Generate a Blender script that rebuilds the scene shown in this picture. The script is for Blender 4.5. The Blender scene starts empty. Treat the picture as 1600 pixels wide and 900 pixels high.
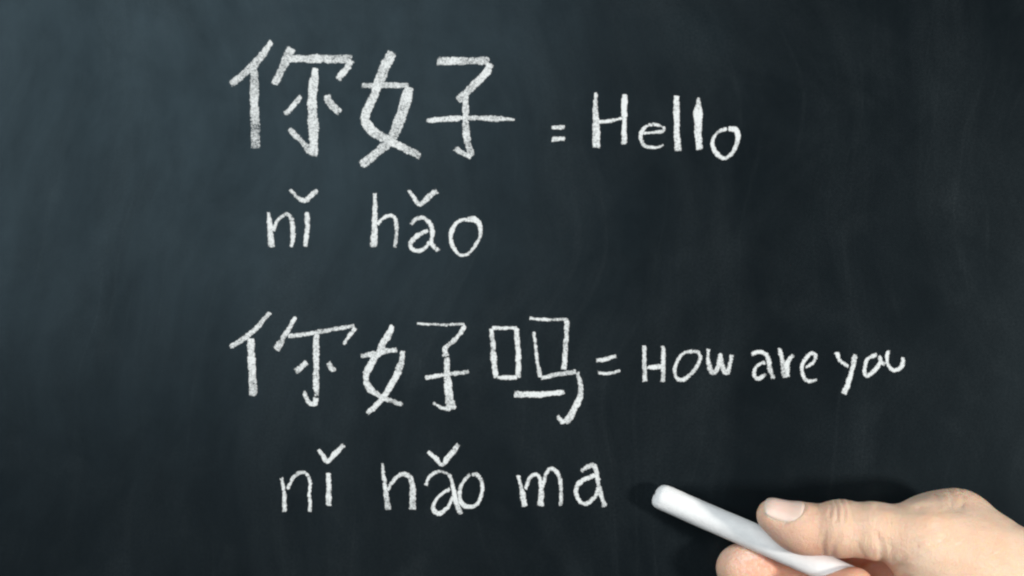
import bpy, math, random
import numpy as np
from mathutils import Vector

# ------------------------------------------------------------------ camera, world, lights, exposure
SC = bpy.context.scene
COL = SC.collection
MM = 0.001
PX = 0.25                 # millimetres of board per pixel of a 1600 wide picture
DIST = 620.0              # camera to board, millimetres

cam_data = bpy.data.cameras.new('camera')
cam = bpy.data.objects.new('camera', cam_data)
COL.objects.link(cam)
cam.location = (0, -DIST * MM, 0)
cam.rotation_euler = (math.radians(90), 0, 0)
cam_data.sensor_width = 36.0
cam_data.lens = 36.0 * DIST / (1600 * PX)
cam_data.clip_start = 0.01
cam_data.clip_end = 50.0
cam_data.dof.use_dof = True
cam_data.dof.focus_distance = (DIST - 14) * MM
cam_data.dof.aperture_fstop = 5.6
SC.camera = cam

world = bpy.data.worlds.new('World')
SC.world = world
world.use_nodes = True
bg = world.node_tree.nodes['Background']
bg.inputs['Color'].default_value = (0.92, 0.97, 1.0, 1)
bg.inputs['Strength'].default_value = 0.085


def area_light(name, loc, target, w, h, power, color):
    d = bpy.data.lights.new(name, 'AREA')
    d.shape = 'RECTANGLE'
    d.size, d.size_y = w, h
    d.energy = power
    d.color = color
    o = bpy.data.objects.new(name, d)
    COL.objects.link(o)
    o.location = loc
    o.rotation_euler = (Vector(target) - Vector(loc)).to_track_quat('-Z', 'Y').to_euler()
    return o


HAND = (0.11, -0.02, -0.10)
# key: a lamp to the right of the board, a little below the hand
area_light('key_lamp', (HAND[0] + 0.90, -0.88, HAND[2] - 0.02), HAND, 0.14, 0.14, 18.0, (1.0, 0.955, 0.90))
# added unseen soft light, upper left: sheen on the board, fill on the hand
area_light('sheen_fill_light', (-0.56, -1.02, 0.46), (0.06, 0, -0.08), 1.45, 1.15, 18.5, (0.90, 0.97, 1.0))

SC.view_settings.view_transform = 'Standard'
SC.view_settings.look = 'None'
SC.view_settings.exposure = 0.0
SC.view_settings.gamma = 1.0
SC.render.engine = 'CYCLES'
SC.cycles.filter_width = 2.2


def P(px, py, d=0.0):
    """A point d millimetres in front of the board, seen at (px, py) of a 1600 x 900 picture; millimetres (x, y, z)."""
    s = (DIST - d) / DIST
    return np.array([(px - 800) * PX * s, -d, (450 - py) * PX * s])


# ------------------------------------------------------------------ material helpers
def new_mat(name):
    m = bpy.data.materials.new(name)
    m.use_nodes = True
    nt = m.node_tree
    for n in list(nt.nodes):
        nt.nodes.remove(n)
    out = nt.nodes.new('ShaderNodeOutputMaterial')
    return m, nt, out


def N(nt, kind, **kw):
    n = nt.nodes.new(kind)
    for k, v in kw.items():
        if k.startswith('i_'):
            n.inputs[k[2:].replace('_', ' ')].default_value = v
        else:
            setattr(n, k, v)
    return n


def ramp(nt, src, stops, interp='LINEAR'):
    r = nt.nodes.new('ShaderNodeValToRGB')
    r.color_ramp.interpolation = interp
    e = r.color_ramp.elements
    while len(e) < len(stops):
        e.new(0.5)
    for k, (p, c) in enumerate(stops):
        e[k].position = p
        e[k].color = (c, c, c, 1) if isinstance(c, (int, float)) else (*c, 1)
    nt.links.new(src, r.inputs['Fac'])
    return r.outputs['Color']


def math_node(nt, op, a, b=None, clamp=False):
    n = nt.nodes.new('ShaderNodeMath')
    n.operation = op
    n.use_clamp = clamp
    for k, v in enumerate((a, b)):
        if v is None:
            continue
        if isinstance(v, (int, float)):
            n.inputs[k].default_value = v
        else:
            nt.links.new(v, n.inputs[k])
    return n.outputs[0]


def mix_col(nt, fac, a, b, blend='MIX'):
    n = nt.nodes.new('ShaderNodeMix')
    n.data_type = 'RGBA'
    n.blend_type = blend
    if isinstance(fac, (int, float)):
        n.inputs[0].default_value = fac
    else:
        nt.links.new(fac, n.inputs[0])
    for k, v in ((6, a), (7, b)):
        if isinstance(v, tuple):
            n.inputs[k].default_value = (*v, 1)
        else:
            nt.links.new(v, n.inputs[k])
    return n.outputs[2]


def noise(nt, vec, scale, detail=4, rough=0.55, mapping=None):
    if mapping:
        mp = nt.nodes.new('ShaderNodeMapping')
        mp.inputs['Scale'].default_value = mapping
        nt.links.new(vec, mp.inputs['Vector'])
        vec = mp.outputs[0]
    n = nt.nodes.new('ShaderNodeTexNoise')
    n.inputs['Scale'].default_value = scale
    n.inputs['Detail'].default_value = detail
    n.inputs['Roughness'].default_value = rough
    nt.links.new(vec, n.inputs['Vector'])
    return n.outputs['Fac']


def board_material():
    m, nt, out = new_mat('slate_board')
    tc = nt.nodes.new('ShaderNodeTexCoord')
    v = tc.outputs['Object']
    b = nt.nodes.new('ShaderNodeBsdfPrincipled')
    # eraser sweeps in several directions, bent so that no two run parallel
    wv = nt.nodes.new('ShaderNodeTexNoise')
    wv.inputs['Scale'].default_value = 5.0
    wv.inputs['Detail'].default_value = 2.0
    nt.links.new(v, wv.inputs['Vector'])
    bend = nt.nodes.new('ShaderNodeVectorMath')
    bend.operation = 'MULTIPLY_ADD'
    bend.inputs[1].default_value = (0.12, 0.0, 0.12)
    nt.links.new(wv.outputs['Color'], bend.inputs[0])
    nt.links.new(v, bend.inputs[2])

    def sweep(angle, scale, thin, lo, hi, off):
        mp = nt.nodes.new('ShaderNodeMapping')
        mp.vector_type = 'POINT'
        mp.inputs['Rotation'].default_value = (0, math.radians(angle), 0)
        mp.inputs['Location'].default_value = off
        nt.links.new(bend.outputs[0], mp.inputs['Vector'])
        return ramp(nt, noise(nt, mp.outputs[0], scale, 5, 0.62, (1.0, 1.0, thin)), [(lo, 0.0), (hi, 1.0)])
    cloud = ramp(nt, noise(nt, v, 7, 6, 0.62), [(0.38, 0.0), (0.70, 1.0)])
    s1 = sweep(8, 30, 0.14, 0.47, 0.82, (0.3, 0, 0.1))
    s2 = sweep(57, 26, 0.16, 0.50, 0.82, (1.7, 0, 0.6))
    s3 = sweep(-38, 34, 0.12, 0.50, 0.84, (0.9, 0, 2.2))
    streak = sweep(-3, 170, 0.035, 0.58, 0.80, (0.2, 0, 0.5))
    ghost = ramp(nt, noise(nt, v, 48, 3, 0.5), [(0.56, 0.0), (0.72, 1.0)])
    grain = ramp(nt, noise(nt, v, 1100, 3, 0.65), [(0.35, 0.0), (0.72, 1.0)])
    dust = math_node(nt, 'MULTIPLY', cloud, 0.20)
    for node, amt in ((s1, 0.30), (s2, 0.15), (s3, 0.13), (streak, 0.26)):
        dust = math_node(nt, 'ADD', dust, math_node(nt, 'MULTIPLY', node, amt))
    dust = math_node(nt, 'ADD', dust, math_node(nt, 'MULTIPLY', math_node(nt, 'MULTIPLY', ghost, cloud), 0.22))
    dust = math_node(nt, 'MULTIPLY', dust, math_node(nt, 'ADD', math_node(nt, 'MULTIPLY', grain, 0.9), 0.5), clamp=True)
    col = mix_col(nt, dust, (0.0029, 0.0045, 0.0058), (0.026, 0.032, 0.035))
    nt.links.new(col, b.inputs['Base Color'])
    rg = math_node(nt, 'ADD', math_node(nt, 'MULTIPLY', dust, 0.07), 0.275)
    nt.links.new(rg, b.inputs['Roughness'])
    # the slate takes a sheen only where it is not dulled by wiped chalk
    dull = math_node(nt, 'ADD', math_node(nt, 'MULTIPLY', noise(nt, bend.outputs[0], 55, 6, 0.68, (1.0, 1.0, 0.55)), 0.6),
                     math_node(nt, 'MULTIPLY', noise(nt, v, 16, 4, 0.6), 0.4))
    dull = ramp(nt, dull, [(0.32, 1.0), (0.68, 0.50)])
    nt.links.new(math_node(nt, 'MULTIPLY', dull, 0.285), b.inputs['Specular IOR Level'])
    b.inputs['Specular Tint'].default_value = (0.60, 0.86, 1.0, 1)
    bp = nt.nodes.new('ShaderNodeBump')
    bp.inputs['Strength'].default_value = 0.08
    bp.inputs['Distance'].default_value = 0.0002
    nt.links.new(noise(nt, v, 700, 3, 0.6), bp.inputs['Height'])
    nt.links.new(bp.outputs[0], b.inputs['Normal'])
    nt.links.new(b.outputs[0], out.inputs['Surface'])
    return m


def chalk_mark_material():
    """Chalk dust caught on the tooth of the board: dense in the middle of a stroke, broken up at its rim."""
    m, nt, out = new_mat('chalk_mark')
    tc = nt.nodes.new('ShaderNodeTexCoord')
    v = tc.outputs['Object']
    ed = N(nt, 'ShaderNodeAttribute', attribute_name='rim_distance').outputs['Fac']      # millimetres to the rim
    de = N(nt, 'ShaderNodeAttribute', attribute_name='chalk_cover').outputs['Fac']
    fine = noise(nt, v, 1500, 3, 0.65)
    mid = noise(nt, v, 520, 3, 0.6)
    big = noise(nt, v, 170, 2, 0.5)
    g = math_node(nt, 'ADD', math_node(nt, 'MULTIPLY', fine, 0.62), math_node(nt, 'MULTIPLY', mid, 0.23))
    g = math_node(nt, 'ADD', g, math_node(nt, 'MULTIPLY', big, 0.15))
    rag = math_node(nt, 'SUBTRACT', ed, math_node(nt, 'MULTIPLY', math_node(nt, 'SUBTRACT', mid, 0.30), 0.9))
    rim = math_node(nt, 'MULTIPLY', math_node(nt, 'ADD', rag, 0.10), 1.25, clamp=True)
    cover = math_node(nt, 'MULTIPLY', math_node(nt, 'POWER', rim, 0.7), de)
    # opaque where the grain is under the local cover
    th = math_node(nt, 'SUBTRACT', math_node(nt, 'ADD', math_node(nt, 'MULTIPLY', cover, 0.50), 0.07), g)
    a = math_node(nt, 'ADD', math_node(nt, 'MULTIPLY', th, 3.6), 0.42, clamp=True)
    a = math_node(nt, 'MULTIPLY', a, math_node(nt, 'MULTIPLY', rim, 1.4, clamp=True), clamp=True)
    a = math_node(nt, 'MULTIPLY', a, 0.93)
    d = nt.nodes.new('ShaderNodeBsdfDiffuse')
    d.inputs['Color'].default_value = (0.75, 0.77, 0.77, 1)
    d.inputs['Roughness'].default_value = 1.0
    t = nt.nodes.new('ShaderNodeBsdfTransparent')
    mx = nt.nodes.new('ShaderNodeMixShader')
    nt.links.new(a, mx.inputs[0])
    nt.links.new(t.outputs[0], mx.inputs[1])
    nt.links.new(d.outputs[0], mx.inputs[2])
    nt.links.new(mx.outputs[0], out.inputs['Surface'])
    return m


def chalk_material():
    m, nt, out = new_mat('white_chalk')
    tc = nt.nodes.new('ShaderNodeTexCoord')
    v = tc.outputs['Object']
    b = nt.nodes.new('ShaderNodeBsdfPrincipled')
    f = noise(nt, v, 260, 4, 0.6)
    col = mix_col(nt, ramp(nt, f, [(0.3, 0.0), (0.75, 1.0)]), (0.80, 0.80, 0.80), (0.88, 0.88, 0.875))
    nt.links.new(col, b.inputs['Base Color'])
    b.inputs['Roughness'].default_value = 0.9
    b.inputs['Specular IOR Level'].default_value = 0.2
    bp = nt.nodes.new('ShaderNodeBump')
    bp.inputs['Strength'].default_value = 0.35
    bp.inputs['Distance'].default_value = 0.0003
    h = math_node(nt, 'ADD', noise(nt, v, 900, 3, 0.6), math_node(nt, 'MULTIPLY', f, 0.8))
    nt.links.new(h, bp.inputs['Height'])
    nt.links.new(bp.outputs[0], b.inputs['Normal'])
    nt.links.new(b.outputs[0], out.inputs['Surface'])
    return m


def skin_material():
    m, nt, out = new_mat('skin')
    tc = nt.nodes.new('ShaderNodeTexCoord')
    v = tc.outputs['Object']
    b = nt.nodes.new('ShaderNodeBsdfPrincipled')
    red = N(nt, 'ShaderNodeAttribute', attribute_name='flush_shade').outputs['Fac']     # blood colour of finger pads and joints, plus shade painted in as red
    mott = ramp(nt, noise(nt, v, 70, 4, 0.6), [(0.35, 0.0), (0.70, 1.0)])
    base = mix_col(nt, mott, (0.76, 0.520, 0.365), (0.82, 0.620, 0.475))
    fineb = ramp(nt, noise(nt, v, 420, 4, 0.65), [(0.35, 0.0), (0.72, 1.0)])
    base = mix_col(nt, math_node(nt, 'MULTIPLY', fineb, 0.22), base, (0.78, 0.57, 0.44))
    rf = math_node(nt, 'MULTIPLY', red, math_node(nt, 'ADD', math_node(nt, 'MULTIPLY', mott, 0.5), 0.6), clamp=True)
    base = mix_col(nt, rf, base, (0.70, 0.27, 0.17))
    pores = ramp(nt, noise(nt, v, 1500, 2, 0.5), [(0.60, 0.0), (0.74, 1.0)])
    base = mix_col(nt, math_node(nt, 'MULTIPLY', pores, 0.22), base, (0.52, 0.28, 0.17))
    dst = N(nt, 'ShaderNodeAttribute', attribute_name='chalk_dust').outputs['Fac']
    dn = ramp(nt, noise(nt, v, 700, 4, 0.7), [(0.44, 0.0), (0.62, 1.0)])
    base = mix_col(nt, math_node(nt, 'MULTIPLY', dst, dn, clamp=True), base, (0.84, 0.82, 0.80))
    nt.links.new(base, b.inputs['Base Color'])
    b.inputs['Subsurface Weight'].default_value = 1.0
    b.inputs['Subsurface Radius'].default_value = (1.0, 0.36, 0.18)
    b.inputs['Subsurface Scale'].default_value = 0.0024
    b.inputs['Roughness'].default_value = 0.43
    b.inputs['Specular IOR Level'].default_value = 0.5
    vor = nt.nodes.new('ShaderNodeTexVoronoi')
    vor.feature = 'DISTANCE_TO_EDGE'
    vor.inputs['Scale'].default_value = 1100
    mp = nt.nodes.new('ShaderNodeMapping')
    mp.inputs['Scale'].default_value = (1.0, 1.0, 0.55)
    nt.links.new(v, mp.inputs['Vector'])
    nt.links.new(mp.outputs[0], vor.inputs['Vector'])
    cell = ramp(nt, vor.outputs['Distance'], [(0.0, 0.0), (0.12, 1.0)])
    h = math_node(nt, 'ADD', math_node(nt, 'MULTIPLY', cell, 0.35), math_node(nt, 'MULTIPLY', noise(nt, v, 300, 4, 0.6), 1.3))
    wr = N(nt, 'ShaderNodeAttribute', attribute_name='wrinkle').outputs['Fac']
    fold = noise(nt, v, 620, 3, 0.6, (1.0, 0.22, 0.22))
    h = math_node(nt, 'ADD', h, math_node(nt, 'MULTIPLY', fold, math_node(nt, 'MULTIPLY', wr, 1.7)))
    bp = nt.nodes.new('ShaderNodeBump')
    bp.inputs['Strength'].default_value = 0.65
    bp.inputs['Distance'].default_value = 0.00055
    nt.links.new(h, bp.inputs['Height'])
    nt.links.new(bp.outputs[0], b.inputs['Normal'])
    nt.links.new(b.outputs[0], out.inputs['Surface'])
    return m


def nail_material():
    m, nt, out = new_mat('nail')
    b = nt.nodes.new('ShaderNodeBsdfPrincipled')
    tip = N(nt, 'ShaderNodeAttribute', attribute_name='free_edge').outputs['Fac']
    tc = nt.nodes.new('ShaderNodeTexCoord')
    n = noise(nt, tc.outputs['Object'], 240, 3, 0.6)
    base = mix_col(nt, n, (0.79, 0.54, 0.45), (0.84, 0.63, 0.54))
    base = mix_col(nt, tip, base, (0.80, 0.64, 0.54))
    nt.links.new(base, b.inputs['Base Color'])
    b.inputs['Roughness'].default_value = 0.30
    b.inputs['Subsurface Weight'].default_value = 0.6
    b.inputs['Subsurface Radius'].default_value = (1.0, 0.4, 0.25)
    b.inputs['Subsurface Scale'].default_value = 0.001
    nt.links.new(b.outputs[0], out.inputs['Surface'])
    return m


M_BOARD, M_MARK, M_CHALK, M_SKIN, M_NAIL = board_material(), chalk_mark_material(), chalk_material(), skin_material(), nail_material()


def link_mesh(name, verts_mm, faces, mat, parent=None, smooth=True):
    me = bpy.data.meshes.new(name)
    me.from_pydata([tuple(float(c) * MM for c in p) for p in verts_mm], [], [tuple(int(i) for i in f) for f in faces])
    me.update()
    if smooth:
        me.polygons.foreach_set('use_smooth', [True] * len(me.polygons))
    me.materials.append(mat)
    o = bpy.data.objects.new(name, me)
    COL.objects.link(o)
    if parent is not None:
        o.parent = parent
    return o


def set_attr(o, name, values):
    a = o.data.attributes.new(name, 'FLOAT', 'POINT')
    a.data.foreach_set('value', np.asarray(values, dtype=np.float32))


# ------------------------------------------------------------------ the chalkboard
def build_board():
    w, h, t, r = 620.0, 430.0, 9.0, 1.2       # half width, half height, thickness, eased edge
    loops = [(w - r, h - r, 0.0), (w, h, r), (w, h, t - r), (w - r, h - r, t)]
    vs, fs = [], []
    for (a, b, y) in loops:
        vs += [(-a, y, -b), (a, y, -b), (a, y, b), (-a, y, b)]
    fs.append((0, 1, 2, 3))
    for k in range(3):
        for j in range(4):
            fs.append((4 * k + j, 4 * k + 4 + j, 4 * k + 4 + (j + 1) % 4, 4 * k + (j + 1) % 4))
    fs.append((15, 14, 13, 12))
    o = link_mesh('chalkboard', vs, fs, M_BOARD, smooth=False)
    o['label'] = 'dark slate chalkboard covered with white handwritten Chinese characters and their English meaning'
    o['category'] = 'chalkboard'
    return o


board = build_board()

# ------------------------------------------------------------------ the writing (strokes in pixels of enlarged views)
RNG = np.random.default_rng(11)


def catmull(pts, step):
    p = np.asarray(pts, float)
    if len(p) == 2:
        n = max(2, int(np.linalg.norm(p[1, :2] - p[0, :2]) / step) + 1)
        return p[0] + (p[1] - p[0]) * np.linspace(0, 1, n)[:, None]
    q = np.vstack([2 * p[0] - p[1], p, 2 * p[-1] - p[-2]])
    out = []
    for i in range(1, len(q) - 2):
        p0, p1, p2, p3 = q[i - 1:i + 3]
        n = max(2, int(np.linalg.norm(p2[:2] - p1[:2]) / step) + 1)
        t = np.linspace(0, 1, n, endpoint=False)[:, None]
        out.append(0.5 * (2 * p1 + (p2 - p0) * t + (2 * p0 - 5 * p1 + 4 * p2 - p3) * t ** 2 + (3 * p1 - p0 - 3 * p2 + p3) * t ** 3))
    out.append(p[-1:])
    return np.vstack(out)


COUNT = [0]


def stroke(parent, pts, widths, dens, name='stroke'):
    """One chalk stroke: a low ridge of dust. pts in board millimetres (x, z), widths in millimetres."""
    pts = np.asarray(pts, float)
    widths = np.asarray(widths, float)
    if len(widths) != len(pts):
        widths = np.interp(np.linspace(0, 1, len(pts)), np.linspace(0, 1, len(widths)), widths)
    c = catmull(np.column_stack([pts, widths]), 0.45)
    xy, w = c[:, :2], np.clip(c[:, 2], 0.8, None)
    tan = np.gradient(xy, axis=0)
    ln = np.maximum(np.linalg.norm(tan, axis=1), 1e-6)
    tan = tan / ln[:, None]
    s = np.concatenate([[0], np.cumsum(np.linalg.norm(np.diff(xy, axis=0), axis=1))])
    L = s[-1]
    n = len(s)
    # a hand's tremor and the ragged rim of chalk on slate
    def wob(scale, amp):
        k = max(3, int(L / scale) + 2)
        return np.interp(s, np.linspace(0, L, k), RNG.normal(0, amp, k))
    nrm = np.column_stack([-tan[:, 1], tan[:, 0]])
    xy = xy + nrm * wob(4.0, 0.10)[:, None]
    half = w * 0.5 * (1 + wob(3.0, 0.08) + wob(9.0, 0.06)) + 0.42
    # rounded, slightly blunt ends
    e = np.minimum(s, L - s)
    capl = np.minimum(half * 0.55, L * 0.3)
    endf = np.sqrt(np.clip(1 - (1 - np.clip(e / np.maximum(capl, 1e-3), 0, 1)) ** 2, 0, 1))
    hs = half * (0.55 + 0.45 * endf)
    prof = np.array([-1.0, -0.66, -0.33, 0.0, 0.33, 0.66, 1.0])
    COUNT[0] += 1
    base = 0.05 + 0.006 * (COUNT[0] % 17)
    vs, edge = [], []
    for i in range(n):
        jl, jr = 1 + RNG.normal(0, 0.05), 1 + RNG.normal(0, 0.05)
        for q in prof:
            off = q * hs[i] * (jl if q < 0 else jr)
            p = xy[i] + nrm[i] * off
            rise = 0.10 * (1 - q * q)
            vs.append((p[0], -(base + rise), p[1]))
            edge.append(min((1 - abs(q)) * hs[i], e[i] + 0.02))
    k = len(prof)
    fs = [(i * k + j, (i + 1) * k + j, (i + 1) * k + j + 1, i * k + j + 1) for i in range(n - 1) for j in range(k - 1)]
    o = link_mesh(name, vs, fs, M_MARK, parent)
    set_attr(o, 'rim_distance', edge)
    dv = np.repeat(dens * (1.06 + wob(5.0, 0.06)) + 0.08 * np.exp(-s / 1.5) - 0.16 * np.exp(-(L - s) / 1.6), k)
    set_attr(o, 'chalk_cover', dv)
    return o


def written(name, label, origin, scale, strokes, dens):
    """A character or letter: an empty on the board that holds its strokes."""
    e = bpy.data.objects.new(name, None)
    COL.objects.link(e)
    e.empty_display_size = 0.01
    e.parent = board
    e['label'] = label
    for st in strokes:
        nm = 'stroke'
        if isinstance(st[0], str):
            nm, st = st[0], st[1:]
        pts, w = st[0], st[1]
        dd = dens * (st[2] if len(st) > 2 else 1.0)
        mm = [((origin[0] + x / scale - 800) * PX, (450 - origin[1] - y / scale) * PX) for x, y in pts]
        ww = [x / scale * PX * (1.14 if scale == 3.2 else 1.0) for x in (w if isinstance(w, (list, tuple)) else [w, w])]
        stroke(e, mm, ww, dd, nm)
    return e


A = ((340, 40), 3.2)
B = ((840, 120), 4.706)
C_ = ((390, 270), 4.0)
D_ = ((340, 470), 2.6667)
E_ = ((900, 510), 2.963)
F_ = ((420, 680), 2.857)

# first line, large broad strokes
written('chinese_character', 'broad chalk character for you starting the upper line', *A, [
    ([(274, 72), (230, 137), (185, 192), (120, 252), (58, 300)], [28, 38, 36]),
    ([(182, 200), (186, 400), (190, 622)], [34, 42, 44], 0.93),
    ([(374, 105), (340, 172), (310, 240), (280, 300)], [44, 38, 34]),
    ([(350, 166), (520, 166), (680, 168)], [40, 42, 36]),
    ([(674, 166), (640, 222), (596, 276)], [34, 30]),
    ([(487, 205), (480, 300), (474, 420), (478, 540), (480, 662)], [30, 46, 44, 46, 40]),
    ([(478, 640), (430, 590), (354, 510)], [44, 34, 28]),
    ([(422, 346), (380, 400), (332, 450)], [24, 26]),
    ([(548, 340), (556, 376), (590, 416), (618, 444)], [40, 34, 34]),
], 0.97)
written('chinese_character', 'broad chalk character for good beside the upper equals sign', *A, [
    ([(876, 126), (830, 220), (795, 310), (760, 400), (738, 455), (748, 495), (790, 540), (870, 580), (960, 626), (1022, 660)], [36, 50, 46, 44, 46, 46, 44, 42, 38, 34]),
    ([(714, 298), (850, 297), (966, 300)], [26, 30]),
    ([(958, 300), (940, 375), (910, 470), (868, 566), (795, 636), (710, 704)], [44, 54, 48, 44, 44, 32]),
    ([(1088, 180), (1230, 176), (1366, 178)], [40, 38]),
    ([(1368, 184), (1340, 240), (1270, 310), (1196, 382)], [34, 36, 34]),
    ([(1240, 345), (1240, 470), (1248, 570), (1274, 662)], [34, 30, 40, 34]),
    ([(1276, 660), (1230, 640), (1180, 608)], [26, 24]),
    ([(1036, 476), (1100, 470), (1240, 463), (1380, 465), (1494, 470)], [20, 26, 24, 26, 14], 1.05),
], 0.97)
written('equals_sign', 'short chalk equals sign in front of Hello', *B, [
    ([(92, 375), (212, 372)], [34, 36]),
    ([(92, 457), (212, 455)], [38, 40]),
], 1.06)
written('letter', 'tall capital H that opens the word Hello', *B, [
    ([(426, 105), (425, 250), (430, 400), (432, 534)], [24, 44, 60, 54]),
    ([(640, 118), (638, 300), (634, 506)], [50, 44, 40]),
    ([(438, 338), (520, 326), (640, 300)], [30, 28]),
], 1.1)
written('letter', 'round small e after the H of Hello', *B, [
    ([(772, 412), (850, 408), (924, 396), (918, 366), (860, 350), (800, 364), (764, 410), (762, 462), (790, 506), (850, 520), (900, 512), (932, 490)], [28, 26, 26, 24, 28, 30, 34, 34, 32, 30, 28, 26]),
], 1.1)
written('letter', 'first tall l of Hello, straight, next to the e', *B, [
    ([(1022, 130), (1022, 300), (1026, 440), (1030, 556)], [42, 46, 50, 54]),
], 1.1)
written('letter', 'second tall l of Hello with a pointed top, next to the o', *B, [
    ([(1186, 142), (1181, 200), (1178, 260), (1180, 400), (1192, 548)], [26, 46, 62, 64, 52]),
], 1.1)
written('letter', 'round o sitting lower than the rest of Hello', *B, [
    ([(1404, 380), (1340, 402), (1292, 450), (1284, 500), (1310, 560), (1370, 598), (1422, 570), (1462, 500), (1470, 430), (1446, 388), (1390, 384)], [34, 32, 32, 32, 32, 32, 32, 36, 42, 44, 34]),
], 1.1)

# second line
written('letter', 'small n of the upper ni', *C_, [
    ([(119, 236), (130, 340), (136, 474)], [26, 34, 46]),
    ([(142, 372), (175, 300), (228, 262), (262, 290), (270, 380), (262, 472)], [28, 26, 28, 30, 32, 28]),
], 1.08)
written('letter', 'short i with a tick shaped tone mark in the upper ni', *C_, [
    ([(356, 238), (360, 340), (348, 470)], [30, 34, 26]),
    ('tone_mark', [(250, 98), (300, 152), (345, 176), (385, 142), (432, 102)], [24, 30, 34, 36, 32]),
], 1.08)
written('letter', 'tall h with a thick foot in the upper hao', *C_, [
    ([(785, 118), (780, 300), (775, 474)], [28, 36, 52]),
    ([(795, 332), (830, 286), (880, 266), (910, 290), (916, 380), (907, 474)], [28, 26, 28, 30, 32, 26]),
], 1.08)
written('letter', 'small a under a tick shaped tone mark in the upper hao', *C_, [
    ([(1004, 330), (1040, 290), (1090, 280), (1130, 322), (1142, 380), (1138, 440), (1188, 494)], [28, 26, 26, 28, 32, 30, 28]),
    ([(1126, 358), (1060, 386), (1010, 430), (1010, 470), (1050, 490), (1096, 470), (1132, 420)], [26, 30, 30, 28, 30, 26, 24]),
    ('tone_mark', [(988, 100), (1030, 162), (1064, 196), (1120, 152), (1180, 104)], [20, 28, 34, 42, 44]),
], 1.08)
written('letter', 'round o closing the upper hao', *C_, [
    ([(1372, 286), (1300, 310), (1262, 370), (1265, 440), (1300, 500), (1345, 515), (1400, 470), (1440, 400), (1440, 330), (1404, 292), (1350, 290)], [32, 28, 32, 30, 28, 28, 28, 28, 30, 40, 32]),
], 1.08)

# third line
written('chinese_character', 'chalk character for you starting the lower line', *D_, [
    ([(222, 42), (160, 117), (100, 162), (44, 197)], [20, 28, 24]),
    ([(138, 152), (142, 270), (150, 402)], [30, 36, 34]),
    ([(330, 62), (285, 140), (240, 208)], [18, 26, 34]),
    ([(288, 148), (420, 130), (578, 104)], [20, 22, 20]),
    ([(577, 108), (545, 150), (520, 186)], [22, 16]),
    ([(410, 132), (410, 280), (412, 404)], [24, 28, 24]),
    ([(412, 398), (402, 428), (376, 416), (358, 368)], [22, 24, 22, 16]),
    ([(378, 252), (318, 300)], [26, 28]),
    ([(456, 252), (490, 300)], [24, 26]),
], 1.02)
written('chinese_character', 'chalk character for good in the middle of the lower line', *D_, [
    ([(732, 98), (690, 182), (640, 262), (618, 312), (632, 362), (690, 404), (778, 436)], [26, 34, 30, 28, 28, 26, 20]),
    ([(592, 232), (680, 214), (754, 204)], [22, 24]),
    ([(774, 204), (760, 272), (720, 360), (670, 425), (618, 474)], [22, 28, 28, 28, 28]),
    ([(826, 95), (940, 99), (1034, 97)], [14, 16]),
    ([(1034, 97), (1000, 150), (950, 196), (952, 240)], [20, 22, 28, 26]),
    ([(954, 230), (960, 350), (974, 460)], [26, 34, 46]),
    ([(976, 456), (930, 442), (892, 420)], [20, 16]),
    ([(860, 321), (960, 306), (1054, 294)], [20, 22]),
], 1.02)
written('chinese_character', 'boxy chalk question character in front of the lower equals sign', *D_, [
    ([(1140, 108), (1150, 220), (1160, 328)], [22, 24]),
    ([(1136, 114), (1252, 114)], [18, 18]),
    ([(1246, 108), (1252, 220), (1252, 326)], [22, 26]),
    ([(1158, 319), (1254, 319)], [18, 22]),
    ([(1294, 70), (1380, 78), (1466, 78)], [16, 18]),
    ([(1456, 76), (1452, 180), (1440, 292)], [24, 26]),
    ([(1318, 122), (1330, 232), (1345, 326)], [16, 20]),
    ([(1342, 323), (1420, 306), (1500, 295)], [20, 20]),
    ([(1496, 292), (1513, 370), (1492, 440), (1446, 516)], [24, 26, 32, 28]),
    ([(1448, 515), (1412, 474)], [22, 18]),
    ([(1228, 388), (1330, 391), (1452, 380)], [30, 28, 24]),
], 1.08)
written('equals_sign', 'slanting chalk equals sign in front of How are you', *E_, [
    ([(86, 156), (130, 151), (192, 137)], [18, 22]),
    ([(94, 212), (150, 215), (212, 205)], [18, 20]),
], 1.05)
written('letter', 'capital H that opens How are you', *E_, [
    ([(314, 80), (318, 170), (320, 262)], [20, 26]),
    ([(402, 82), (404, 170), (402, 264)], [20, 26]),
    ([(322, 190), (404, 186)], [22, 22]),
], 1.06)
written('letter', 'leaning o in the word How', *E_, [
    ([(545, 110), (490, 130), (458, 190), (464, 236), (500, 246), (550, 200), (575, 150), (560, 118), (520, 115)], [20, 18, 20, 20, 22, 20, 20, 20, 20]),
], 1.06)
written('letter', 'curved w ending the word How', *E_, [
    ([(614, 98), (612, 150), (630, 212), (660, 180), (668, 130), (674, 182), (696, 214), (714, 170), (720, 124)], [22, 20, 26, 22, 20, 26, 28, 22, 18]),
], 1.06)
written('letter', 'slanting a of the word are', *E_, [
    ([(806, 132), (850, 115), (885, 140), (900, 200), (914, 248)], [20, 22, 20, 24, 22]),
    ([(882, 165), (840, 182), (824, 220), (845, 240), (884, 216)], [20, 18, 20, 24, 18]),
], 1.06)
written('letter', 'thick pointed r of the word are', *E_, [
    ([(940, 94), (958, 170), (972, 244)], [14, 26, 34]),
    ([(978, 240), (982, 165), (1014, 130)], [24, 26, 24]),
], 1.06)
written('letter', 'small e of the word are', *E_, [
    ([(1054, 192), (1095, 170), (1108, 136), (1085, 124), (1055, 162), (1046, 212), (1068, 250), (1120, 246)], [18, 18, 20, 18, 20, 20, 20, 16]),
], 1.06)
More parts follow.
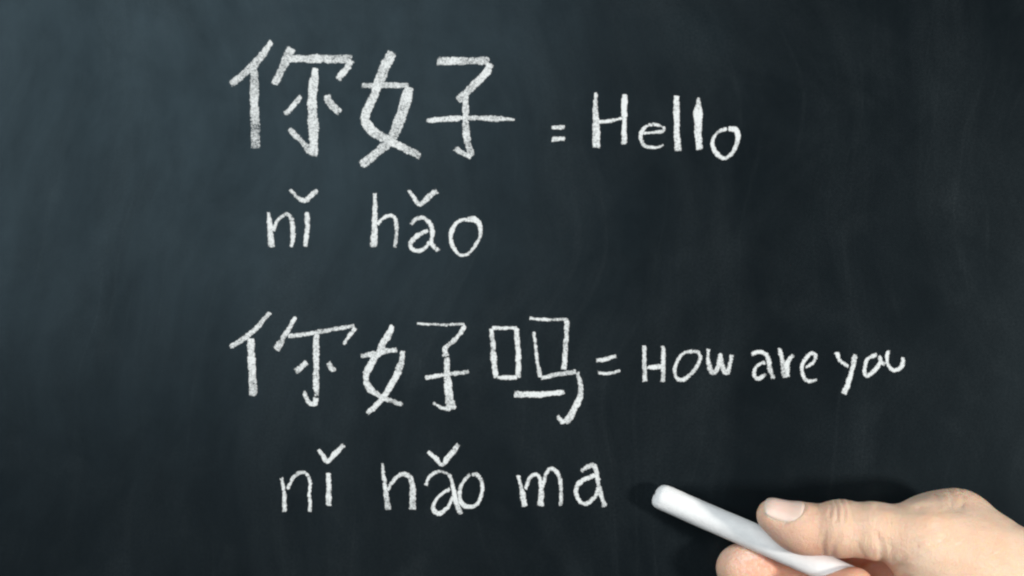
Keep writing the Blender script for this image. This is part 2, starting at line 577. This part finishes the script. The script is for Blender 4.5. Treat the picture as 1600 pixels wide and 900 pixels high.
written('letter', 'long tailed y opening the word you', *E_, [
    ([(1202, 114), (1225, 160), (1268, 190)], [18, 22, 20]),
    ([(1292, 122), (1280, 190), (1260, 262), (1234, 318)], [24, 28, 32, 32]),
], 1.06)
written('letter', 'small tilted o of the word you', *E_, [
    ([(1398, 126), (1350, 150), (1334, 200), (1346, 228), (1385, 202), (1408, 160), (1400, 126)], [20, 18, 20, 20, 20, 18, 18]),
], 1.06)
written('letter', 'open u at the far right end of How are you', *E_, [
    ([(1398, 128), (1420, 172), (1436, 160)], [18, 18, 16]),
    ([(1447, 104), (1438, 150), (1450, 190), (1480, 202), (1506, 182), (1514, 136)], [22, 22, 22, 22, 24, 20]),
], 1.06)

# fourth line
written('letter', 'small n of the lower ni', *F_, [
    ([(56, 184), (70, 250), (70, 350)], [16, 20, 24]),
    ([(80, 246), (110, 190), (150, 166), (180, 190), (182, 260), (182, 348)], [18, 18, 20, 20, 18, 18]),
], 1.06)
written('letter', 'short i with a tick shaped tone mark in the lower ni', *F_, [
    ([(265, 162), (268, 240), (266, 320)], [20, 24, 26]),
    ('tone_mark', [(217, 58), (244, 92), (262, 114), (300, 78), (340, 36)], [20, 24, 26, 26, 24]),
], 1.06)
written('letter', 'tall h of the lower hao', *F_, [
    ([(507, 120), (520, 230), (532, 340)], [16, 24, 30]),
    ([(525, 252), (570, 186), (615, 175), (640, 215), (640, 338)], [22, 20, 24, 24, 34]),
], 1.06)
written('letter', 'sprawling a under a tick shaped tone mark in the lower hao', *F_, [
    ([(700, 230), (715, 186), (760, 160), (808, 180), (825, 240), (836, 300), (862, 358)], [20, 18, 20, 20, 22, 22, 24]),
    ([(816, 236), (760, 272), (732, 320), (755, 348), (796, 324), (826, 270)], [20, 20, 22, 24, 20, 18]),
    ('tone_mark', [(704, 70), (745, 104), (775, 128), (812, 84), (852, 34)], [20, 24, 24, 26, 26]),
], 1.06)
written('letter', 'narrow o touching the a of the lower hao', *F_, [
    ([(905, 170), (862, 220), (855, 290), (890, 320), (935, 300), (955, 230), (932, 178), (898, 176)], [20, 22, 22, 22, 20, 22, 22, 20]),
], 1.06)
written('letter', 'small m of the word ma', *F_, [
    ([(1113, 172), (1130, 250), (1146, 324)], [20, 24, 32]),
    ([(1142, 246), (1165, 192), (1198, 178), (1215, 230), (1213, 324)], [20, 22, 24, 24, 34]),
    ([(1217, 242), (1240, 168), (1270, 150), (1300, 200), (1304, 322)], [22, 22, 24, 22, 20]),
], 1.06)
written('letter', 'last small a of the word ma, nearest to the stick of chalk', *F_, [
    ([(1388, 166), (1440, 134), (1462, 160), (1477, 240), (1504, 324)], [22, 26, 24, 24, 26]),
    ([(1465, 176), (1400, 202), (1372, 242), (1386, 290), (1420, 305), (1456, 270), (1476, 222)], [22, 22, 24, 22, 24, 22, 20]),
], 1.06)

# ------------------------------------------------------------------ the stick of chalk
CH0 = P(1027, 773, 5.4)                # worn end, on the board
CH1 = P(1302, 893, 26.0)


def build_chalk():
    ax = CH1 - CH0
    ax = ax / np.linalg.norm(ax)
    L = 84.0
    up = np.array([0, 0, 1.0])
    u = np.cross(ax, up); u /= np.linalg.norm(u)
    v = np.cross(u, ax)
    prof = [(-1.1, 0.0), (-1.05, 1.6), (-0.8, 3.0), (-0.2, 4.1), (0.8, 4.75), (2.2, 5.0)]
    prof += [(t, 5.0) for t in np.linspace(3.2, 12, 10)]
    prof += [(t, 5.0 + 0.10 * t / L) for t in np.linspace(13, L - 2, 48)]
    prof += [(L - 0.6, 4.95), (L, 4.4), (L, 0.0)]
    n = 64
    rng = np.random.default_rng(3)
    chips = [(rng.uniform(-0.6, 3.0), rng.uniform(0, 6.28), rng.uniform(0.5, 1.3), rng.uniform(0.15, 0.5)) for _ in range(16)]
    chips += [(rng.uniform(4, 60), rng.uniform(0, 6.28), rng.uniform(0.5, 1.4), rng.uniform(0.05, 0.16)) for _ in range(40)]
    ph = rng.uniform(0, 6.28, 8)
    vs, fs = [], []
    for (t, r) in prof:
        for k in range(n):
            a = 2 * math.pi * k / n
            rr = r * (1 + 0.010 * math.sin(3 * a + ph[0] + t * 0.09) + 0.007 * math.sin(5 * a + ph[1] - t * 0.21) + rng.normal(0, 0.002))
            for (ct, ca, cr, cd) in chips:
                da = (a - ca + math.pi) % (2 * math.pi) - math.pi
                d2 = ((t - ct) ** 2 + (da * r) ** 2) / (cr * cr)
                if d2 < 6:
                    rr -= cd * math.exp(-d2)
            # the end is rubbed away to a slant where it has been writing
            w_ = max(0.0, 1 - max(t, 0.0) / 7.0) ** 2
            tt = t + 0.26 * r * math.cos(a - 0.5) * w_ + (rng.normal(0, 0.04) if r > 1 and t < 2 else 0)
            vs.append(CH0 + ax * tt + u * (rr * math.cos(a)) + v * (rr * math.sin(a)))
    for i in range(len(prof) - 1):
        for k in range(n):
            fs.append((i * n + k, i * n + (k + 1) % n, (i + 1) * n + (k + 1) % n, (i + 1) * n + k))
    o = link_mesh('chalk_stick', vs, fs, M_CHALK)
    o['label'] = 'round white stick of chalk held between thumb and index finger'
    o['category'] = 'chalk'
    return o, ax


chalk, CHAX = build_chalk()

# ------------------------------------------------------------------ the hand: a distance field of bones and flesh, turned into one skin
def smin(a, b, k):
    h = np.maximum(k - np.abs(a - b), 0.0) / k
    return np.minimum(a, b) - h * h * k * 0.25


def round_cone(p, a, b, r1, r2):
    a, b = np.asarray(a, np.float32), np.asarray(b, np.float32)
    ba = b - a
    l2 = float(ba @ ba)
    rr = r1 - r2
    a2 = l2 - rr * rr
    il2 = 1.0 / l2
    pa = p - a
    y = pa @ ba
    z = y - l2
    x2 = np.sum((pa * l2 - y[:, None] * ba) ** 2, axis=1)
    y2 = y * y * l2
    z2 = z * z * l2
    k = np.sign(rr) * rr * rr * x2
    d = (np.sqrt(x2 * a2 * il2) + y * rr) * il2 - r1
    c1 = np.sign(z) * a2 * z2 > k
    c2 = np.sign(y) * a2 * y2 < k
    d = np.where(c2, np.sqrt(x2 + y2) * il2 - r1, d)
    d = np.where(c1, np.sqrt(x2 + z2) * il2 - r2, d)
    return d


def ellipsoid(p, c, r, axes=None):
    q = p - np.asarray(c, np.float32)
    if axes is not None:
        q = q @ np.asarray(axes, np.float32).T
    r = np.asarray(r, np.float32)
    k0 = np.linalg.norm(q / r, axis=1)
    k1 = np.linalg.norm(q / (r * r), axis=1)
    return k0 * (k0 - 1.0) / np.maximum(k1, 1e-6)


def unit(v):
    v = np.asarray(v, float)
    return v / np.linalg.norm(v)


# joints (picture position, depth before the board in mm)
TH_TIP, TH_PAD, TH_IP = P(1209, 806, 28.8), P(1258, 824, 30.6), P(1312, 827, 33)
TH_MID, TH_MCP, TH_CMC = P(1366, 829, 36), P(1440, 842, 38), P(1605, 925, 36)
IX_TIP, IX_DIP, IX_PIP, IX_MCP = P(1156, 887, 11.0), P(1238, 901, 9.4), P(1342, 842, 13), P(1494, 808, 24)
MD_TIP, MD_DIP, MD_PIP, MD_MCP = P(1334, 919, 33), P(1276, 936, 25), P(1290, 962, 11), P(1530, 885, 17)
RG_TIP, RG_DIP, RG_PIP, RG_MCP = P(1380, 985, 38), P(1300, 1000, 30), P(1318, 1030, 13), P(1556, 962, 18)
PK_TIP, PK_DIP, PK_PIP, PK_MCP = P(1425, 1050, 40), P(1355, 1070, 32), P(1372, 1085, 18), P(1584, 1034, 24)
WRIST = P(1745, 985, 30)
ELBOW = P(2400, 1440, 70)

TH_AX = unit(TH_TIP - TH_IP)
TH_NAIL = np.array([-0.05, -0.60, 0.80])                     # the way the thumb nail faces: up and to the viewer
TH_NAIL = unit(TH_NAIL - TH_AX * (TH_NAIL @ TH_AX))
TH_SIDE = np.cross(TH_AX, TH_NAIL)


def thumb_sdf(p):
    d = round_cone(p, TH_TIP, TH_PAD, 6.4, 8.6)
    d = smin(d, round_cone(p, TH_PAD, TH_IP, 8.6, 9.6), 3)
    # pulp of the pad
    d = smin(d, ellipsoid(p, TH_PAD - TH_NAIL * 2.4 + TH_AX * 0.5, (12.5, 7.6, 8.6), np.array([TH_AX, TH_NAIL, TH_SIDE])), 4)
    d = smin(d, round_cone(p, TH_IP, TH_MID, 9.7, 9.7), 3)
    d = smin(d, ellipsoid(p, TH_IP + TH_NAIL * 1.2, (9.0, 9.8, 10.0), np.array([TH_AX, TH_NAIL, TH_SIDE])), 3)
    d = smin(d, round_cone(p, TH_MID, TH_MCP, 9.7, 12.2), 4)
    d = smin(d, round_cone(p, TH_MCP, TH_CMC, 12.2, 15.5), 5)
    return d


def chain(p, pts, rs, k=3.0):
    d = None
    for i in range(len(pts) - 1):
        s = round_cone(p, pts[i], pts[i + 1], rs[i], rs[i + 1])
        d = s if d is None else smin(d, s, k)
    return d


def index_sdf(p):
    d = chain(p, [IX_TIP, IX_DIP, IX_PIP, IX_MCP], [8.6, 8.4, 8.7, 9.8])
    d = smin(d, ellipsoid(p, IX_TIP + P(1170, 888, 11) - P(1156, 887, 11), (11.5, 8.6, 9.4)), 3)
    d = smin(d, ellipsoid(p, IX_MCP + np.array([-3.5, 0, 0.2]), (17.5, 10.5, 9.4)), 5)
    return d


def hand_sdf(p):
    # palm: metacarpals and the flesh between them
    palm = round_cone(p, IX_MCP, WRIST + np.array([-6, 4, 1.0]), 8.6, 13)
    for m_ in (MD_MCP, RG_MCP, PK_MCP):
        palm = smin(palm, round_cone(p, m_, WRIST, 10.0, 17), 9)
    palm = smin(palm, ellipsoid(p, P(1555, 925, 24), (30, 14, 24)), 8)
    palm = smin(palm, round_cone(p, WRIST, ELBOW, 23, 40), 14)
    palm = smin(palm, ellipsoid(p, P(1418, 908, 11), (24, 9, 15)), 6)
    d = palm
    for pts, rs in (([MD_TIP, MD_DIP, MD_PIP, MD_MCP], [7.6, 8.2, 8.8, 10.2]),
                    ([RG_TIP, RG_DIP, RG_PIP, RG_MCP], [7.3, 7.9, 8.4, 9.8]),
                    ([PK_TIP, PK_DIP, PK_PIP, PK_MCP], [6.3, 6.8, 7.4, 8.8])):
        f = chain(p, pts, rs)
        d = smin(d, f, 2.0)
    ix = index_sdf(p)
    d = smin(d, ix, 2.2)
    # ball of the thumb and the web to the index finger
    th = thumb_sdf(p)
    then = ellipsoid(p, P(1515, 903, 34), (28, 18, 22.5), np.array([unit([1, 0, -0.45]), [0, 1, 0], unit([0.45, 0, 1])]))
    then = smin(then, round_cone(p, P(1455, 836, 32), P(1592, 896, 32), 13.0, 15.0), 10)
    th = smin(th, then, 7)
    d = smin(d, th, 2.6)
    web = ellipsoid(p, P(1500, 838, 29), (24, 11, 13.5), np.array([unit([1, 0, -0.30]), [0, 1, 0], unit([0.30, 0, 1])]))
    d = smin(d, web, 5)
    return d


def polyline_dist(q, pts):
    d = np.full(len(q), 1e9)
    pts = np.asarray(pts, float)
    for a, b in zip(pts[:-1], pts[1:]):
        ab = b - a
        t = np.clip(((q - a) @ ab) / (ab @ ab), 0, 1)
        d = np.minimum(d, np.linalg.norm(q - a - t[:, None] * ab, axis=1))
    return d


def surface_net(f, lo, h, shape):
    """Vertices and quads of the zero level of f sampled on a grid."""
    s = f < 0
    nx, ny, nz = shape
    cs = np.zeros((nx - 1, ny - 1, nz - 1), np.int16)
    for i in (0, 1):
        for j in (0, 1):
            for k in (0, 1):
                cs += s[i:nx - 1 + i, j:ny - 1 + j, k:nz - 1 + k]
    act = (cs > 0) & (cs < 8)
    ids = np.full(act.shape, -1, np.int64)
    cells = np.argwhere(act)
    ids[act] = np.arange(len(cells))
    acc = np.zeros((len(cells), 3)); cnt = np.zeros(len(cells))
    corners = [(i, j, k) for i in (0, 1) for j in (0, 1) for k in (0, 1)]
    for a in corners:
        for ax in range(3):
            if a[ax]:
                continue
            b = list(a); b[ax] = 1
            fa = f[cells[:, 0] + a[0], cells[:, 1] + a[1], cells[:, 2] + a[2]]
            fb = f[cells[:, 0] + b[0], cells[:, 1] + b[1], cells[:, 2] + b[2]]
            m = (fa < 0) != (fb < 0)
            t = np.where(m, fa / np.where(m, fa - fb, 1), 0)
            pt = np.tile(np.array(a, float), (len(cells), 1)); pt[:, ax] += t
            acc[m] += pt[m]; cnt[m] += 1
    verts = lo + (cells + acc / cnt[:, None]) * h
    quads = []
    for ax in range(3):
        o1, o2 = [(1, 2), (2, 0), (0, 1)][ax]
        sl = [slice(None)] * 3; sl[ax] = slice(0, shape[ax] - 1)
        sh = [slice(None)] * 3; sh[ax] = slice(1, shape[ax])
        e0, e1 = s[tuple(sl)], s[tuple(sh)]
        for flip, mask in ((False, e0 & ~e1), (True, ~e0 & e1)):
            idx = np.argwhere(mask)
            ok = (idx[:, o1] > 0) & (idx[:, o2] > 0) & (idx[:, o1] < shape[o1] - 1) & (idx[:, o2] < shape[o2] - 1)
            idx = idx[ok]
            def at(d1, d2):
                q = idx.copy(); q[:, o1] += d1; q[:, o2] += d2
                return ids[q[:, 0], q[:, 1], q[:, 2]]
            q = np.column_stack([at(-1, -1), at(0, -1), at(0, 0), at(-1, 0)])
            quads.append(q[:, ::-1] if flip else q)
    return verts, np.vstack(quads)


def gradient(p, fn, e=0.25):
    g = np.zeros_like(p)
    for a in range(3):
        dv = np.zeros(3); dv[a] = e
        g[:, a] = fn(p + dv) - fn(p - dv)
    return g / np.maximum(np.linalg.norm(g, axis=1), 1e-6)[:, None]


def build_hand():
    h = 0.70
    lo = np.array([74.0, -88.0, -244.0])
    hi = np.array([330.0, 0.5, -66.0])
    shape = tuple(int(v) + 1 for v in (hi - lo) / h)
    ax = [lo[i] + h * np.arange(shape[i], dtype=np.float32) for i in range(3)]
    f = np.empty(shape, np.float32)
    for i0 in range(0, shape[0], 24):
        X, Y, Z = np.meshgrid(ax[0][i0:i0 + 24], ax[1], ax[2], indexing='ij')
        q = np.column_stack([X.ravel(), Y.ravel(), Z.ravel()]).astype(np.float32)
        f[i0:i0 + 24] = hand_sdf(q).reshape(X.shape)
    # the arm ends in a clean cut outside the picture
    for i in range(3):
        sl = [slice(None)] * 3
        for k in (0, -1):
            sl[i] = k
            f[tuple(sl)] = np.maximum(f[tuple(sl)], 0.5)
    v, q = surface_net(f, lo, h, shape)
    inner = np.all((v > lo + 2.2 * h) & (v < hi - 2.2 * h), axis=1)
    for _ in range(3):
        d = hand_sdf(v)
        g = gradient(v, hand_sdf)
        v = np.where(inner[:, None], v - g * np.clip(d, -0.5, 0.5)[:, None], v)
    g = gradient(v, hand_sdf)
    # picture position of every skin point, to lay creases where the photograph has them
    s = (DIST + v[:, 1]) / DIST
    pp = np.column_stack([800 + v[:, 0] / (PX * s), 450 - v[:, 2] / (PX * s)])
    front = np.clip(-g[:, 1] * 2.0 + 0.7, 0, 1) * (v[:, 1] < -20)
    disp = np.zeros(len(v))
    flush_shade = np.zeros(len(v))
    creases = [   # (polyline in the picture, half width px, depth mm)
        ([(1296, 776), (1300, 790), (1297, 806)], 3.0, 0.55),
        ([(1305, 774), (1309, 792), (1308, 812)], 3.2, 0.65),
        ([(1314, 775), (1320, 795), (1319, 815)], 3.0, 0.55),
        ([(1324, 777), (1330, 796), (1331, 810)], 3.0, 0.40),
        ([(1311, 836), (1303, 850), (1300, 868), (1298, 880)], 4.5, 0.40),
        ([(1372, 838), (1377, 855), (1378, 880), (1384, 900)], 6.0, 0.65),
        ([(1386, 846), (1394, 860), (1396, 884)], 5.0, 0.22),
        ([(1404, 882), (1416, 868), (1434, 856)], 5.0, 0.45),
        ([(1400, 892), (1420, 880), (1446, 862)], 5.0, 0.35),
        ([(1374, 788), (1420, 796), (1470, 797), (1500, 794)], 8.0, 0.55),
        ([(1436, 790), (1470, 786), (1498, 788)], 6.0, 0.30),
        ([(1460, 770), (1466, 780), (1468, 790)], 3.0, 0.25),
        ([(1484, 766), (1488, 776), (1487, 788)], 3.0, 0.30),
        ([(1500, 765), (1506, 776), (1504, 788)], 3.0, 0.28),
        ([(1420, 846), (1440, 838), (1462, 826)], 4.0, 0.25),
        ([(1430, 876), (1456, 858), (1480, 840)], 4.0, 0.22),
        ([(1290, 832), (1286, 850), (1288, 866)], 3.0, 0.30),
        ([(1340, 850), (1345, 862), (1352, 872)], 3.5, 0.30),
        ([(1556, 812), (1572, 824), (1590, 818)], 6.0, 0.18),
    ]
    for line, w, depth in creases:
        dd = polyline_dist(pp, line)
        disp -= depth * np.exp(-(dd / w) ** 2) * front
    # low soft unevenness of flesh, veins and tendons
    rng = np.random.default_rng(5)
    for _ in range(14):
        kv = rng.normal(0, 0.13, 3)
        disp += 0.07 * np.sin(v @ kv + rng.uniform(0, 6.28))
    # nail bed: the skin dips under the nail and swells around it
    rel = v - (TH_TIP + TH_NAIL * 6.0 - TH_AX * 3.4)
    a_, b_, c_ = rel @ TH_AX, rel @ TH_SIDE, rel @ TH_NAIL
    rr = np.sqrt((a_ / 7.6) ** 2 + (b_ / 6.8) ** 2)
    up = np.clip((g @ TH_NAIL) * 2, 0, 1) * (np.abs(c_) < 7)
    disp += up * (-0.12 * (rr < 0.96) + 0.20 * np.exp(-((rr - 1.12) / 0.10) ** 2) * (a_ < 3.0))
    v = v + g * disp[:, None]
    # blood at pads and joints; deep red at index joint and thumb crevice paints shade
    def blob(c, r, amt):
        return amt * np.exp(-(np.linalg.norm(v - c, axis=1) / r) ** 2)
    flush_shade += blob(TH_PAD - TH_NAIL * 6, 13, 0.75) + blob(TH_TIP, 8, 0.35) + blob(TH_IP - TH_NAIL * 7, 9, 0.5)
    flush_shade += blob(IX_TIP, 13, 0.55) + blob(IX_DIP + np.array([0, -6, 0]), 14, 1.0) + blob(MD_TIP, 11, 0.5) + blob(MD_DIP, 12, 0.6)
    flush_shade += blob(P(1350, 888, 20), 15, 1.0) + blob(IX_MCP + np.array([0, -6, 8]), 9, 0.15)
    wrk = blob(TH_IP + TH_NAIL * 8, 10, 1.0) + blob(TH_IP - TH_NAIL * 8, 9, 0.6) + blob(IX_MCP + np.array([0, -6, 6]), 13, 0.7)
    wrk += blob(P(1385, 860, 46), 12, 0.9) + blob(P(1400, 800, 46), 16, 0.35)
    dst = blob(TH_TIP - TH_NAIL * 5, 8, 0.55) + blob(IX_TIP + np.array([2, -5, 7]), 9, 0.45) + blob(TH_PAD - TH_NAIL * 8, 9, 0.35)
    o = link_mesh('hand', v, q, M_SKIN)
    set_attr(o, 'wrinkle', np.clip(wrk + 0.12, 0, 1))
    set_attr(o, 'chalk_dust', np.clip(dst, 0, 1))
    set_attr(o, 'flush_shade', np.clip(flush_shade, 0, 1))
    o['label'] = 'bare hand reaching in at the lower right corner, writing with chalk'
    o['category'] = 'hand'
    return o


hand = build_hand()


def build_nail():
    """A curved plate on the back of the thumb tip: found by shooting from the bone out to the skin."""
    nu, nv = 22, 22
    c0 = TH_TIP - TH_AX * 3.2
    A, B = np.meshgrid(np.linspace(-1, 1, nu), np.linspace(-1, 1, nv), indexing='ij')
    A, B = A.ravel(), B.ravel()
    X, Y = A * np.sqrt(1 - 0.36 * B * B), B * np.sqrt(1 - 0.36 * A * A)     # rounded oblong outline
    org = c0 + TH_AX * (X * 7.4)[:, None] - TH_NAIL * 1.0
    dirv = TH_NAIL * np.cos(Y * 0.93)[:, None] + TH_SIDE * np.sin(Y * 0.93)[:, None]
    t0, t1 = np.zeros(len(A)), np.full(len(A), 20.0)
    for _ in range(26):
        tm = (t0 + t1) / 2
        ins = hand_sdf(org + dirv * tm[:, None]) < 0
        t0, t1 = np.where(ins, tm, t0), np.where(ins, t1, tm)
    rim = np.where(A > 0, np.abs(B), np.maximum(np.abs(A), np.abs(B)))
    lift = 0.16 + np.where(A > 0, 0.35 * A * A, 0) - 0.55 * np.maximum(0, (rim - 0.86) / 0.14) ** 2
    vs_top = list(org + dirv * (t0 + lift)[:, None])
    free = list(np.clip((A - 0.84) / 0.14, 0, 1))
    n = nu * nv
    vs = vs_top + [p - TH_NAIL * 0.45 for p in vs_top]
    fs = []
    for i in range(nu - 1):
        for j in range(nv - 1):
            k = i * nv + j
            fs.append((k, k + 1, k + nv + 1, k + nv))
            fs.append((n + k, n + k + nv, n + k + nv + 1, n + k + 1))
    ring = [i * nv for i in range(nu)] + [(nu - 1) * nv + j for j in range(1, nv)] + [i * nv + nv - 1 for i in range(nu - 2, -1, -1)] + [j for j in range(nv - 2, 0, -1)]
    for a, b in zip(ring, ring[1:] + ring[:1]):
        fs.append((a, b, n + b, n + a))
    o = link_mesh('thumbnail', vs, fs, M_NAIL, hand)
    set_attr(o, 'free_edge', free + free)
    return o


nail = build_nail()
